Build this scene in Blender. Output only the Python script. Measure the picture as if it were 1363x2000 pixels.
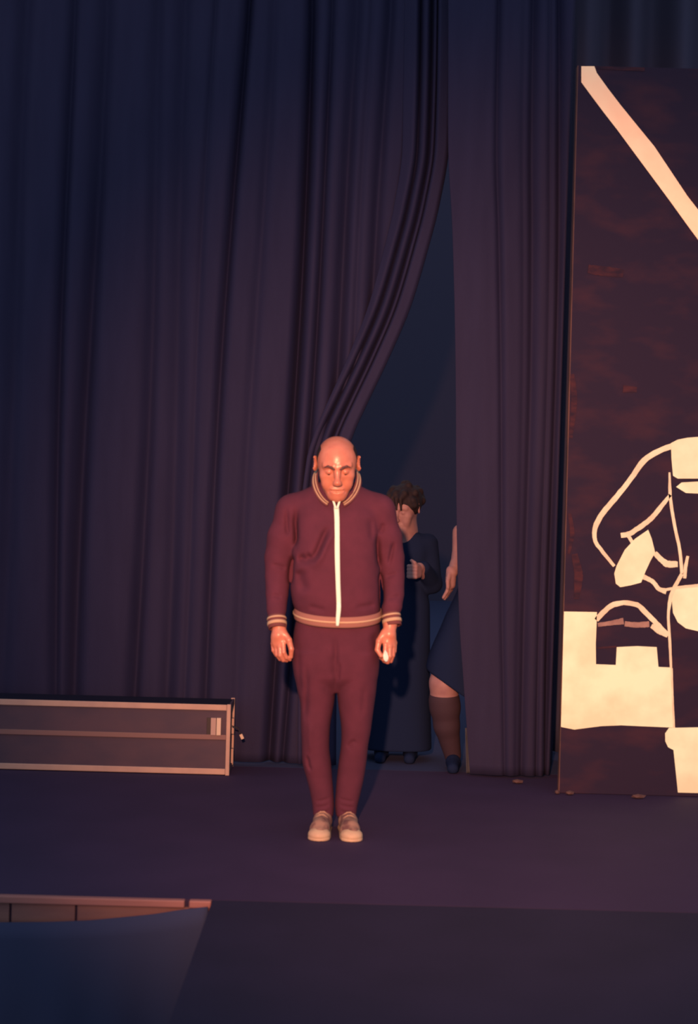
import bpy, bmesh, math, random
import numpy as np
from mathutils import Vector, Matrix, Euler
from mathutils.bvhtree import BVHTree

for o in list(bpy.data.objects):
    bpy.data.objects.remove(o, do_unlink=True)
SC = bpy.context.scene
COL = SC.collection
R = math.radians
random.seed(4)
RNG = np.random.default_rng(7)

# ------------------------------------------------------------------ camera
CAM_H = 1.366
FPX = 2720.0                      # focal length in pixels of the 1363 x 2000 frame
ROLL = R(1.5)
cam = bpy.data.cameras.new('camera')
cam.sensor_fit = 'VERTICAL'
cam.sensor_height = 36.0
cam.lens = FPX * 36.0 / 2000.0
cam.clip_start = 0.05
cam.dof.use_dof = True            # the slide is a little soft, focused past the man
cam.dof.focus_distance = 12.0
cam.dof.aperture_fstop = 4.0
camo = bpy.data.objects.new('camera', cam)
COL.objects.link(camo)
camo.location = (0, 0, CAM_H)
camo.rotation_euler = (Matrix.Rotation(R(90), 3, 'X') @ Matrix.Rotation(ROLL, 3, 'Z')).to_euler()
SC.camera = camo

# ------------------------------------------------------------------ ambient fill added to lift the blacks, and the flash
world = bpy.data.worlds.new('world')
SC.world = world
world.use_nodes = True
bgn = world.node_tree.nodes['Background']
bgn.inputs[0].default_value = (0.500, 0.500, 0.600, 1)
bgn.inputs[1].default_value = 1.0

fl = bpy.data.lights.new('flash', 'SPOT')
fl.energy = 3900
fl.color = (1.0, 0.37, 0.20)
fl.spot_size = R(49)
fl.spot_blend = 1.0
fl.shadow_soft_size = 0.05
flo = bpy.data.objects.new('flash', fl)
COL.objects.link(flo)
flo.location = (-0.26, 0.0, 1.98)
aim = Vector((0.88, 7.0, 1.00))
flo.rotation_euler = (aim - flo.location).to_track_quat('-Z', 'Y').to_euler()

SC.view_settings.view_transform = 'Standard'
SC.view_settings.look = 'None'
SC.view_settings.exposure = 0.0
SC.view_settings.gamma = 1.0
SC.view_settings.use_curve_mapping = False

# ------------------------------------------------------------------ helpers
CR, SR = math.cos(ROLL), math.sin(ROLL)
def xz(x, y, D):
    """world X, Z of a point measured in the photograph that stands at depth D"""
    u, v = x - 681.5, y - 1000.0
    u0, v0 = u * CR + v * SR, -u * SR + v * CR
    return u0 * D / FPX, CAM_H - v0 * D / FPX
def pt(x, y, D):
    X, Z = xz(x, y, D)
    return np.array((X, D, Z))

def mat(name, col, rough=0.7, col2=None, scale=8.0, stretch=(1, 1, 1), bump=0.0, bscale=60.0, metal=0.0,
        ramp=(0.35, 0.65), spec=0.5, detail=4.0, sheen=0.0, tone=(.60, .87, .84)):
    m = bpy.data.materials.new(name)
    col = [a * g for a, g in zip(col, tone)]
    col2 = None if col2 is None else [a * g for a, g in zip(col2, tone)]
    m.use_nodes = True
    nt = m.node_tree
    b = nt.nodes['Principled BSDF']
    b.inputs['Base Color'].default_value = (*col, 1)
    b.inputs['Roughness'].default_value = rough
    b.inputs['Metallic'].default_value = metal
    b.inputs['Specular IOR Level'].default_value = spec
    if sheen:
        b.inputs['Sheen Weight'].default_value = sheen
    tc = nt.nodes.new('ShaderNodeTexCoord')
    if col2 is not None:
        mp = nt.nodes.new('ShaderNodeMapping')
        mp.inputs['Scale'].default_value = stretch
        nz = nt.nodes.new('ShaderNodeTexNoise')
        nz.inputs['Scale'].default_value = scale
        nz.inputs['Detail'].default_value = detail
        cr = nt.nodes.new('ShaderNodeValToRGB')
        cr.color_ramp.elements[0].position = ramp[0]
        cr.color_ramp.elements[1].position = ramp[1]
        cr.color_ramp.elements[0].color = (*col, 1)
        cr.color_ramp.elements[1].color = (*col2, 1)
        nt.links.new(tc.outputs['Object'], mp.inputs[0])
        nt.links.new(mp.outputs[0], nz.inputs['Vector'])
        nt.links.new(nz.outputs['Fac'], cr.inputs[0])
        nt.links.new(cr.outputs[0], b.inputs['Base Color'])
    if bump:
        n2 = nt.nodes.new('ShaderNodeTexNoise')
        n2.inputs['Scale'].default_value = bscale
        bp = nt.nodes.new('ShaderNodeBump')
        bp.inputs['Strength'].default_value = bump
        bp.inputs['Distance'].default_value = 0.004
        nt.links.new(tc.outputs['Object'], n2.inputs['Vector'])
        nt.links.new(n2.outputs['Fac'], bp.inputs['Height'])
        nt.links.new(bp.outputs[0], b.inputs['Normal'])
    return m

M = {}
M['curtain'] = mat('curtain_velvet', (0.0120, 0.0142, 0.046), 0.8, (0.0140, 0.0165, 0.051), 5, (3, 3, .4), 0.25, 220, spec=.2, tone=(1, 1, 1))
M['black'] = mat('black_drape', (0.038, 0.042, 0.076), 0.9, spec=.05, tone=(1, 1, 1))
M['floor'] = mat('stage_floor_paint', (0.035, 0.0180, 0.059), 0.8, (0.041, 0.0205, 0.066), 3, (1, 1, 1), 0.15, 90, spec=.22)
M['apron'] = mat('apron_floor_dimmed', (0.0130, 0.0105, 0.036), 0.8, (0.0165, 0.0125, 0.042), 3, (1, 1, 1), 0.15, 90, spec=.22)  # stage paint darkened: dimming of the near floor is put into the colour
M['pit'] = mat('pit_shade_dark', (0.030, 0.042, 0.092), 0.9, spec=.05, tone=(1, 1, 1))
M['fascia'] = mat('fascia_wood', (0.20, 0.070, 0.075), 0.7, (0.26, 0.095, 0.09), 6, (.6, 4, 4), .1, 60)
M['nosing'] = mat('nosing_wood', (0.32, 0.105, 0.105), 0.6, (0.38, 0.125, 0.12), 6, (.6, 4, 4))
M['tunic'] = mat('maroon_knit', (0.100, 0.022, 0.048), 0.9, (0.118, 0.025, 0.054), 14, (1, 1, 1), 0.5, 420, spec=.2)
M['trous'] = mat('maroon_knit_trousers', (0.096, 0.021, 0.046), 0.9, (0.112, 0.024, 0.052), 14, (1, 1, 1), 0.5, 420, spec=.2)
M['rib'] = mat('salmon_rib', (0.34, 0.13, 0.12), 0.85, spec=.3)
M['ribdark'] = mat('maroon_rib', (0.17, 0.045, 0.055), 0.85, spec=.3)
M['stripe'] = mat('cream_stripe', (0.58, 0.33, 0.24), 0.8, spec=.3)
M['zip'] = mat('white_zip_tape', (0.92, 0.90, 0.82), 0.6)
M['zipteeth'] = mat('zip_teeth', (0.75, 0.72, 0.66), 0.35)
M['skin'] = mat('skin', (0.56, 0.16, 0.115), 0.36, (0.64, 0.20, 0.145), 30, (1, 1, 1), 0.08, 160, spec=.55)
M['skin2'] = mat('skin_pale', (0.33, 0.14, 0.16), 0.6, (0.38, 0.17, 0.18), 25, spec=.3)
M['hair'] = mat('dark_hair', (0.014, 0.009, 0.016), 0.7, (0.026, 0.014, 0.018), 60, (1, 1, .3), .5, 300, spec=.2)
M['brow'] = mat('eyebrow_hair', (0.10, 0.035, 0.04), 0.7)
M['eyewhite'] = mat('eyeball', (0.20, 0.10, 0.09), 0.4)
M['iris'] = mat('iris_dark', (0.02, 0.012, 0.012), 0.2)
M['lip'] = mat('lip', (0.52, 0.14, 0.14), 0.5)
M['shoe'] = mat('worn_canvas', (0.15, 0.055, 0.06), 0.85, (0.36, 0.17, 0.14), 26, (1, 1, 1), .4, 200, ramp=(.4, .6))
M['sole'] = mat('cream_rubber', (0.64, 0.38, 0.27), 0.6, (0.56, 0.31, 0.23), 30)
M['lace'] = mat('lace', (0.42, 0.21, 0.16), 0.8)
M['dress'] = mat('black_dress', (0.007, 0.015, 0.046), 0.9, spec=.05, tone=(1, 1, 1))
M['stocking'] = mat('brown_stocking', (0.050, 0.025, 0.042), 0.8, spec=.2)
M['paper'] = mat('white_paper', (0.95, 0.95, 0.92), 0.5)
M['flat'] = mat('flat_dark_paint', (0.018, 0.0105, 0.035), 0.8, (0.046, 0.0155, 0.035), 3.2, (1.2, 1, 2.6), .1, 40, ramp=(.48, .74), detail=7, spec=.22)
M['flatwood'] = mat('flat_raw_wood', (0.05, 0.02, 0.025), 0.7, (0.16, 0.055, 0.05), 3, (1,1,1.5))
M['white'] = mat('white_scene_paint', (0.95, 0.80, 0.60), 0.75, (1.0, 0.98, 0.76), 5, (1, 1, 1), ramp=(.38, .62), spec=.3)
M['cream'] = mat('cream_scene_paint', (0.86, 0.62, 0.48), 0.75, (0.98, 0.80, 0.62), 12, (1, 1, 1), spec=.3)
M['tan'] = mat('tan_scene_paint', (0.30, 0.15, 0.15), 0.75, (0.42, 0.22, 0.20), 18, (1, 1, 1), spec=.3)
M['bandpaint'] = mat('pale_peach_paint', (1.0, 0.80, 0.58), 0.75, (1.0, 0.92, 0.68), 6, (1, 1, 1), spec=.3, tone=(1, .93, .82))
M['smear'] = mat('red_brown_smear', (0.022, 0.010, 0.028), 0.8, (0.070, 0.018, 0.030), 14, (1, 1, 3), spec=.2)
M['rail'] = mat('pale_aluminium_rail', (0.50, 0.26, 0.23), 0.55, (0.58, 0.30, 0.25), 12)
M['midrail'] = mat('dull_mid_rail', (0.22, 0.095, 0.10), 0.6)
M['panel'] = mat('brown_board', (0.048, 0.026, 0.058), 0.7, (0.072, 0.033, 0.062), 5, (1, 1, 2))
M['lid'] = mat('shaded_lid', (0.012, 0.014, 0.030), 0.9, spec=.05, tone=(1, 1, 1))  # near-black: shade on the top and rear rail put into the colour
M['latch'] = mat('latch_plate', (0.45, 0.25, 0.24), 0.5)
M['latch2'] = mat('latch_bright', (0.70, 0.44, 0.36), 0.5)
M['darkmetal'] = mat('dark_recess', (0.012, 0.008, 0.014), 0.6)
M['lining'] = mat('pale_lining', (0.055, 0.052, 0.078), 0.9)
M['scrap'] = mat('dull_scrap', (0.085, 0.035, 0.040), 0.8)

def link(name, me, m, parent=None, smooth=True):
    o = bpy.data.objects.new(name, me)
    COL.objects.link(o)
    if m is not None:
        me.materials.append(m)
    if parent is not None:
        o.parent = parent
        o.matrix_parent_inverse = Matrix.Translation(-parent_world(parent))
    if smooth:
        me.polygons.foreach_set('use_smooth', [True] * len(me.polygons))
    me.update()
    return o
def parent_world(p):
    v = Vector((0, 0, 0))
    if p.parent is None:
        return p.location.copy()
    return v                               # parts keep their own origin at the world zero
def mesh(name, verts, faces, m, parent=None, smooth=True):
    me = bpy.data.meshes.new(name)
    me.from_pydata([tuple(map(float, v)) for v in verts], [], [tuple(int(i) for i in f) for f in faces])
    return link(name, me, m, parent, smooth)
def bm_obj(name, bm, m, parent=None, smooth=False):
    me = bpy.data.meshes.new(name)
    bmesh.ops.recalc_face_normals(bm, faces=bm.faces)
    bm.to_mesh(me)
    bm.free()
    return link(name, me, m, parent, smooth)
def add_box(bm, lo, hi, bev=0.0):
    lo, hi = Vector(lo), Vector(hi)
    r = bmesh.ops.create_cube(bm, size=1.0)
    vs = r['verts']
    for v in vs:
        v.co = Vector([(lo[i] + hi[i]) / 2 + v.co[i] * (hi[i] - lo[i]) for i in range(3)])
    if bev:
        es = list({e for v in vs for e in v.link_edges})
        bmesh.ops.bevel(bm, geom=es, offset=bev, segments=2, affect='EDGES', profile=0.5)
def box(name, lo, hi, m, parent=None, bev=0.0):
    bm = bmesh.new()
    add_box(bm, lo, hi, bev)
    return bm_obj(name, bm, m, parent)
def thing(name, label, cat, loc=(0, 0, 0), group=None):
    o = bpy.data.objects.new(name, None)
    COL.objects.link(o)
    o.location = loc
    o.empty_display_size = 0.1
    tag(o, label, cat, group)
    return o
def tag(o, label=None, cat=None, group=None, kind=None):
    if label: o['label'] = label
    if cat: o['category'] = cat
    if group: o['group'] = group
    if kind: o['kind'] = kind
    return o
def grid_surface(name, fn, us, vs, m, parent=None, thick=0.0, closed=False):
    """sheet with points fn(u, v); thick adds a second skin behind it and closed rims"""
    nu, nv = len(us), len(vs)
    V = [fn(u, v) for u in us for v in vs]
    F = []
    rng = nu if closed else nu - 1
    for i in range(rng):
        for j in range(nv - 1):
            a, b = i * nv + j, ((i + 1) % nu) * nv + j
            F.append((a, b, b + 1, a + 1))
    o = mesh(name, V, F, m, parent)
    if thick:
        md = o.modifiers.new('thickness', 'SOLIDIFY')
        md.thickness = thick
        md.offset = 0
    return o

# ------------------------------------------------------------------ smooth solids: distance fields meshed on a grid
def smin(a, b, k):
    if k <= 0: return np.minimum(a, b)
    h = np.maximum(k - np.abs(a - b), 0) / k
    return np.minimum(a, b) - h * h * k * 0.25
class Field:
    def __init__(s, xs, ys, zs):
        s.xs, s.ys, s.zs = [np.asarray(a, np.float32) for a in (xs, ys, zs)]
        s.F = np.full((len(xs), len(ys), len(zs)), 0.5, np.float32)
    def sl(s, lo, hi):
        r = []
        for a, l, h in zip((s.xs, s.ys, s.zs), lo, hi):
            r.append(slice(max(0, np.searchsorted(a, l) - 1), min(len(a), np.searchsorted(a, h) + 1)))
        return tuple(r)
    def pts(s, q):
        return (s.xs[q[0]][:, None, None], s.ys[q[1]][None, :, None], s.zs[q[2]][None, None, :])
    def op(s, lo, hi, fn, k, mode='u'):
        q = s.sl(lo, hi)
        A = s.F[q]
        if A.size == 0: return
        d = fn(*s.pts(q))
        if mode == 'u': s.F[q] = smin(A, d, k)
        elif mode == 's': s.F[q] = -smin(-A, d, k)
        elif mode == 'i': s.F[q] = -smin(-A, -d, k)
        elif mode == 'add': s.F[q] = A + d
    def cone(s, a, b, ra, rb, k=0.01, mode='u', mg=0.02):
        a, b = np.asarray(a, float), np.asarray(b, float)
        rm = max(ra, rb) + mg + k
        ab = b - a
        L2 = max(float(ab @ ab), 1e-12)
        def fn(x, y, z):
            t = np.clip(((x - a[0]) * ab[0] + (y - a[1]) * ab[1] + (z - a[2]) * ab[2]) / L2, 0, 1)
            return np.sqrt((x - a[0] - t * ab[0]) ** 2 + (y - a[1] - t * ab[1]) ** 2 + (z - a[2] - t * ab[2]) ** 2) - (ra + (rb - ra) * t)
        s.op(np.minimum(a, b) - rm, np.maximum(a, b) + rm, fn, k, mode)
    def chain(s, P, rs, k=0.006, kj=None):
        for i in range(len(P) - 1):
            s.cone(P[i], P[i + 1], rs[i], rs[i + 1], k if i == 0 or kj is None else kj)
    def ell(s, c, r, k=0.01, mode='u', Rm=None, mg=0.02):
        c, r = np.asarray(c, float), np.asarray(r, float)
        rm = float(r.max()) + mg + k
        Q = np.eye(3) if Rm is None else np.asarray(Rm)      # columns = local axes in world
        mn = float(r.min())
        def fn(x, y, z):
            X, Y, Z = x - c[0], y - c[1], z - c[2]
            l = [X * Q[0, i] + Y * Q[1, i] + Z * Q[2, i] for i in range(3)]
            k0 = np.sqrt((l[0] / r[0]) ** 2 + (l[1] / r[1]) ** 2 + (l[2] / r[2]) ** 2)
            k1 = np.sqrt((l[0] / r[0] ** 2) ** 2 + (l[1] / r[1] ** 2) ** 2 + (l[2] / r[2] ** 2) ** 2) + 1e-9
            return k0 * (k0 - 1) / k1
        s.op(c - rm, c + rm, fn, k, mode)
    def loft(s, secs, k=0.02, mode='u', e=2.0, mg=0.03):
        """secs rows: z, cx, cy, half-width, half-depth"""
        S = np.array(sorted(secs), float)
        zz = np.linspace(S[0, 0], S[-1, 0], 160)
        T = [smooth_interp(zz, S[:, 0], S[:, i]) for i in range(1, 5)]
        lo = (min(T[0] - T[2]) - mg, min(T[1] - T[3]) - mg, S[0, 0] - mg)
        hi = (max(T[0] + T[2]) + mg, max(T[1] + T[3]) + mg, S[-1, 0] + mg)
        def fn(x, y, z):
            cx, cy, a, b = [np.interp(z, zz, t) for t in T]
            q = (np.abs((x - cx) / a) ** e + np.abs((y - cy) / b) ** e) ** (1 / e)
            d = (q - 1) * np.minimum(a, b)
            cap = np.maximum(S[0, 0] - z, z - S[-1, 0])
            return -smin(-d, -cap + 0 * d, 0.012)
        s.op(lo, hi, fn, k, mode)
    def crease(s, P, amt, w, front=None):
        """push (amt>0) or raise (amt<0) the surface along a line seen from the front; P rows: x, z"""
        P = np.asarray(P, float)
        lo = (P[:, 0].min() - 3 * w, -99, P[:, 1].min() - 3 * w)
        hi = (P[:, 0].max() + 3 * w, 99 if front is None else front, P[:, 1].max() + 3 * w)
        def fn(x, y, z):
            d2, win = None, None
            n = len(P) - 1
            for i in range(n):
                a, ab = P[i], P[i + 1] - P[i]
                t = np.clip(((x - a[0]) * ab[0] + (z - a[1]) * ab[1]) / (ab @ ab), 0, 1)
                q = (x - a[0] - t * ab[0]) ** 2 + (z - a[1] - t * ab[1]) ** 2
                g = (i + t) / n
                wn = np.clip(np.minimum(g, 1 - g) * 3.2, 0, 1)
                if d2 is None: d2, win = q, wn
                else:
                    win = np.where(q < d2, wn, win); d2 = np.minimum(d2, q)
            return amt * win * win * (3 - 2 * win) * np.exp(-d2 / (w * w)) + 0 * y
        s.op(lo, hi, fn, 0, 'add')
    def build(s, name, m, parent=None):
        F = s.F
        ins = F < 0
        n = [k - 1 for k in F.shape]
        cnt = np.zeros(n, np.int8)
        for di in (0, 1):
            for dj in (0, 1):
                for dk in (0, 1):
                    cnt += ins[di:di + n[0], dj:dj + n[1], dk:dk + n[2]]
        act = np.argwhere((cnt > 0) & (cnt < 8))
        idx = np.full(n, -1, np.int32)
        idx[tuple(act.T)] = np.arange(len(act))
        ax = (s.xs, s.ys, s.zs)
        acc = np.zeros((len(act), 3)); num = np.zeros(len(act))
        cor = [(i, j, k) for i in (0, 1) for j in (0, 1) for k in (0, 1)]
        for c in cor:
            for a in range(3):
                if c[a]: continue
                d = list(c); d[a] = 1
                i0, i1 = act + np.array(c), act + np.array(d)
                f0, f1 = F[tuple(i0.T)], F[tuple(i1.T)]
                cr = (f0 < 0) != (f1 < 0)
                t = np.where(cr, f0 / np.where(cr, f0 - f1, 1), 0)
                for b in range(3):
                    p0 = ax[b][i0[:, b]]
                    p1 = ax[b][i1[:, b]]
                    acc[:, b] += np.where(cr, p0 + t * (p1 - p0), 0)
                num += cr
        V = acc / num[:, None]
        quads = []
        for a in range(3):
            b, c = (a + 1) % 3, (a + 2) % 3
            sh = [slice(None)] * 3; s1 = list(sh); s0 = list(sh)
            s0[a] = slice(0, -1); s1[a] = slice(1, None)
            for q in (b, c):
                s0[q] = slice(1, -1); s1[q] = slice(1, -1)
            A0, A1 = ins[tuple(s0)], ins[tuple(s1)]
            for flip, mask in ((False, A0 & ~A1), (True, ~A0 & A1)):
                e = np.argwhere(mask)
                if not len(e): continue
                e[:, b] += 1; e[:, c] += 1
                def cell(db, dc):
                    q = e.copy(); q[:, b] -= db; q[:, c] -= dc
                    return idx[tuple(q.T)]
                Q = np.stack([cell(1, 1), cell(0, 1), cell(0, 0), cell(1, 0)], 1)
                if flip: Q = Q[:, ::-1]
                quads.append(Q)
        Q = np.concatenate(quads).astype(np.int32)
        me = bpy.data.meshes.new(name)
        me.vertices.add(len(V)); me.vertices.foreach_set('co', V.ravel())
        me.loops.add(Q.size); me.loops.foreach_set('vertex_index', Q.ravel())
        me.polygons.add(len(Q))
        me.polygons.foreach_set('loop_start', np.arange(0, Q.size, 4, dtype=np.int32))
        me.update(calc_edges=True)
        me.validate()
        return link(name, me, m, parent)
def smooth_interp(x, xp, fp):
    """monotone cubic"""
    h = np.diff(xp); dl = np.diff(fp) / h
    mm = np.zeros(len(xp)); mm[0], mm[-1] = dl[0], dl[-1]
    for i in range(1, len(xp) - 1):
        mm[i] = 0 if dl[i - 1] * dl[i] <= 0 else 2 / (1 / dl[i - 1] + 1 / dl[i])
    k = np.clip(np.searchsorted(xp, x) - 1, 0, len(h) - 1)
    t = (x - xp[k]) / h[k]
    return ((1 + 2 * t) * (1 - t) ** 2 * fp[k] + t * (1 - t) ** 2 * h[k] * mm[k]
            + t * t * (3 - 2 * t) * fp[k + 1] + t * t * (t - 1) * h[k] * mm[k + 1])
def axis(*segs):
    """segs: (start, end, step)... joined"""
    out = []
    for a, b, h in segs:
        n = max(1, int(round((b - a) / h)))
        out += list(np.linspace(a, b, n, endpoint=False))
    out.append(segs[-1][1])
    return np.array(out)

# ================================================================== THE STAGE
EDGE_Y = 4.862          # front edge of the stage proper
EDGE_X = xz(415, 1757, 4.862)[0]
def slab(name, lo, hi, m):
    o = box(name, lo, hi, m)
    tag(o, kind='structure')
    return o
slab('floor', (-4.5, EDGE_Y, -0.12), (4.5, 7.40, 0.0), M['floor'])
slab('floor_backstage', (-12, 7.402, -0.12), (12, 22.1, 0.0), M['pit'])
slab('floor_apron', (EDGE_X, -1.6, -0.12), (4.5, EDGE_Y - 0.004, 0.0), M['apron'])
slab('floor_pit', (-4.5, -1.6, -1.0), (4.5, 5.2, -0.9), M['pit'])
slab('wall_back', (-12, 22.0, 0.0), (12, 22.1, 9.0), M['black'])
slab('wall_riser', (-4.5, EDGE_Y + 0.03, -0.9), (4.5, EDGE_Y + 0.10, -0.121), M['pit'])
slab('wall_apron', (EDGE_X + 0.02, -1.6, -0.9), (EDGE_X + 0.08, EDGE_Y, -0.121), M['pit'])
# fascia boards along the stage edge, seen in the opening on the left
fasc = bpy.data.objects.new('trim_1', None); COL.objects.link(fasc)
tag(fasc, 'worn brown board edging along the stage front by the dark opening', kind='structure')
fasc.location = (-2, EDGE_Y, -0.2)
JX = [-4.4, xz(22, 1770, EDGE_Y)[0], xz(150, 1772, EDGE_Y)[0], EDGE_X]
for i in range(3):
    box('plank', (JX[i] + 0.004, EDGE_Y - 0.012, -0.20), (JX[i + 1] - 0.004, EDGE_Y + 0.012, -0.026), M['fascia'], fasc, 0.002)
NX = [-4.4, xz(362, 1756, EDGE_Y)[0], xz(371, 1756, EDGE_Y)[0], EDGE_X - 0.002]
for a, b in ((0, 1), (2, 3)):
    box('nosing', (NX[a], EDGE_Y - 0.028, -0.024), (NX[b], EDGE_Y + 0.0, 0.002), M['nosing'], fasc, 0.004)
# added dark sheet standing in for shade; its top edge is the shade line
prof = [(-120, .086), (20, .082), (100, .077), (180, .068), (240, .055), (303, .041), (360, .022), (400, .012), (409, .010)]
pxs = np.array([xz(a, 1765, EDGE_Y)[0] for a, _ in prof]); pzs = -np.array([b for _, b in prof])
def shade_sheet_pt(u, v):
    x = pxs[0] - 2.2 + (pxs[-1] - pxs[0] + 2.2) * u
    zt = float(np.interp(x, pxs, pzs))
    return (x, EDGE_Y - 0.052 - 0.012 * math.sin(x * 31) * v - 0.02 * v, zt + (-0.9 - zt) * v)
sk = grid_surface('shade_sheet', shade_sheet_pt, np.linspace(0, 1, 140), np.linspace(0, 1, 14), M['pit'], None, 0.006)
tag(sk, 'dark sheet standing in for the shade below the brown stage edge', 'cloth')

# ================================================================== CURTAINS
def hang(name, label, edge, xfar, ymean, valleys, side, H=5.6, nu=420, nv=110, back=None, seed=1):
    """edge: (px, py) along the free side; valleys: (metres from the far side along the cloth, depth, half-width)"""
    E = np.array(sorted([xz(a, b, ymean)[::-1] for a, b in edge]))       # z, x
    zt = H
    xt = np.interp(zt, E[:, 0], E[:, 1])
    W = xt - xfar
    rg = np.random.default_rng(seed)
    ph = rg.uniform(0, 6.28, 8)
    fr = rg.uniform(3, 17, 8)
    am = 0.009 * rg.uniform(.4, 1, 8) * (8 / fr) ** .5
    us = np.linspace(0, 1, nu); vs = np.linspace(0, 1, nv)
    U, Vv = np.meshgrid(us, vs, indexing='ij')
    Z = 0.012 + (H - 0.012) * Vv
    xe = smooth_interp(Z.ravel(), E[:, 0], E[:, 1]).reshape(Z.shape) if len(E) > 2 else np.interp(Z, E[:, 0], E[:, 1])
    S = U * abs(W)
    if side == 'L':
        X = xfar + W * U - 0.045 * U ** 2 * np.clip(3.0 - Z, -1, 3)
        k = 0.05
        lim = xe - 0.075
        X = -k * np.logaddexp(-X / k, -lim / k)           # the cloth bunches up behind its leading strip
        gath = np.clip((xfar + W * U - lim) / 0.35, 0, 1)
    else:
        X = xfar + W * U + (xe - xt) * U ** 1.5
        gath = 0
    Y = np.full_like(X, ymean)
    for f, p, a in zip(fr, ph, am):
        Y += a * np.sin(f * S + p + 0.25 * np.sin(Z * .9 + p))
    for s0, dep, w in valleys:
        sw = s0 + 0.02 * np.sin(Z * 1.1 + s0 * 7) + 0.03 * (Z - 2) * math.sin(s0 * 11) * .4
        Y += dep * (0.75 + 0.25 * np.cos(Z * .8 + s0 * 5)) * np.exp(-((S - sw) / w) ** 2)
    Y = Y + 0.03 * gath
    if back is not None:
        X, Y = back(X, Y, Z, U, S)
    V = np.stack([X, Y, Z], -1).reshape(-1, 3)
    F = []
    for i in range(nu - 1):
        for j in range(nv - 1):
            a, b = i * nv + j, (i + 1) * nv + j
            F.append((a, b, b + 1, a + 1))
    t = thing(name, label, 'curtain', (float(X[:, 0].mean()), ymean, 0))
    o = mesh('cloth', V, F, M['curtain'], t)
    md = o.modifiers.new('thickness', 'SOLIDIFY'); md.thickness = 0.009; md.offset = 0
    return t, X, Y, Z

YL = 7.47
edgeL = [(886, -620), (882, 0), (879, 180), (875, 290), (857, 400), (834, 490), (801, 600), (760, 697), (716, 790), (692, 842), (672, 905), (662, 1000), (657, 1250), (655, 1520)]
xfL = -3.7
topx = xz(882, 0, YL)[0]
def sL(px, py=460):
    """cloth position of a fold seen at px, py"""
    x, z = xz(px, py, YL)
    E = np.array(sorted([xz(a, b, YL)[::-1] for a, b in edgeL]))
    W = np.interp(5.6, E[:, 0], E[:, 1]) - xfL
    us = np.linspace(0, 1, 2000)
    X = xfL + W * us - 0.045 * us ** 2 * np.clip(3.0 - z, -1, 3)
    return float(np.interp(x, X, us)) * W
valL = [(sL(30, 560), .05, .05), (sL(128, 560), .055, .030), (sL(178, 560), .075, .045), (sL(293, 560), .06, .035), (sL(350, 560), .055, .040), (sL(395, 560), .03, .022),
        (sL(445, 560), .085, .028), (sL(505, 560), .025, .03), (sL(587), .11, .030), (sL(622), .06, .022), (sL(672), .085, .036), (sL(708), .025, .02),
        (sL(745), .08, .030), (sL(790), .06, .025), (sL(-60, 560), .07, .05), (sL(-150, 560), .07, .05), (sL(-260, 560), .07, .06), (sL(-400, 560), .07, .05)]
tL, _, _, _ = hang('stage_curtain', 'dark violet stage curtain swept aside in a long diagonal behind the man', edgeL, xfL, YL, valL, 'L', seed=3, nu=760)
EL = np.array(sorted([xz(a, b, YL)[::-1] for a, b in edgeL]))
def strip(u, v):
    """leading edge of the curtain, pulled across: two narrow pleats and a flat border"""
    z = .014 + 5.58 * v
    xe = float(smooth_interp(np.array([z]), EL[:, 0], EL[:, 1])[0])
    wdt = .20 + .05 * min(max((z - 1.6) / 2, 0), 1)
    d = (1 - u) * wdt
    y = YL - .050 + .055 * math.exp(-((d - .105) / .014) ** 2) + .035 * math.exp(-((d - .075) / .008) ** 2) + .06 * math.exp(-((d - .165) / .016) ** 2) + .05 * max(0, (d - .18) / .06) + .02 * max(0, (.02 - d) / .02) ** 2
    return (xe - d, y, z)
grid_surface('leading_edge', strip, np.linspace(0, 1, 90), np.linspace(0, 1, 110), M['curtain'], tL, .008)

YR = 7.27
edgeR = [(871, -620), (876, 0), (876, 290), (884, 450), (890, 700), (892, 1000), (897, 1200), (907, 1350), (919, 1520)]
xRf = 1.26
def xr(px, py=500): return xz(px, py, YR)[0]
def retR(X, Y, Z, U, S):
    # right-hand border of this curtain turns back into the dark behind the painted flat
    x1 = 1.085 + 0.02 * (Z - 1.5) * .25
    tt = np.clip(X - x1, 0, None)
    Y = Y + tt * 3.2
    X = np.where(X > x1, x1 + tt * 0.55, X)
    return X, Y
WR = 1.26 - xr(876, 0)
def sR(px): return (1.26 - xr(px))
valR = [(sR(957), .035, .022), (sR(1060), .03, .02), (sR(1022), .055, .030), (sR(1003), .015, .02), (sR(1082), .075, .026), (sR(1118), .05, .02), (sR(940), .012, .05)]
tR, _, _, _ = hang('stage_curtain', 'straight hanging dark curtain between the doorway gap and the painted flat', edgeR, xRf, YR, valR, 'R', seed=5, nu=240, back=retR)
# pale lining showing at the foot of the right-hand curtain
def lining(u, v):
    px0, py = 909 + 2 * v, 1422 + 90 * v
    x, z = xz(px0 + u * (1.5 + 9 * v), py, YR + 0.06)
    return (x, YR + 0.06 + 0.012 * math.sin(u * 3), max(z, 0.008))
lo_ = grid_surface('lining', lining, np.linspace(0, 1, 6), np.linspace(0, 1, 16), M['lining'], tR, 0.004)
lo_['label'] = 'pale lining peeping out at the foot'
# farther curtain leg standing in the wings behind the flat
def wing(u, v):
    x = 1.13 + 3.2 * u
    return (x, 8.1 + 0.06 * math.sin(x * 23) + 0.03 * math.sin(x * 9.1), 0.01 + 5.6 * v)
wg = grid_surface('wing_drape', wing, np.linspace(0, 1, 220), np.linspace(0, 1, 30), M['black'], None, 0.008)
tag(wg, 'black drape in the wings hidden behind the painted flat', 'curtain')

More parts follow.
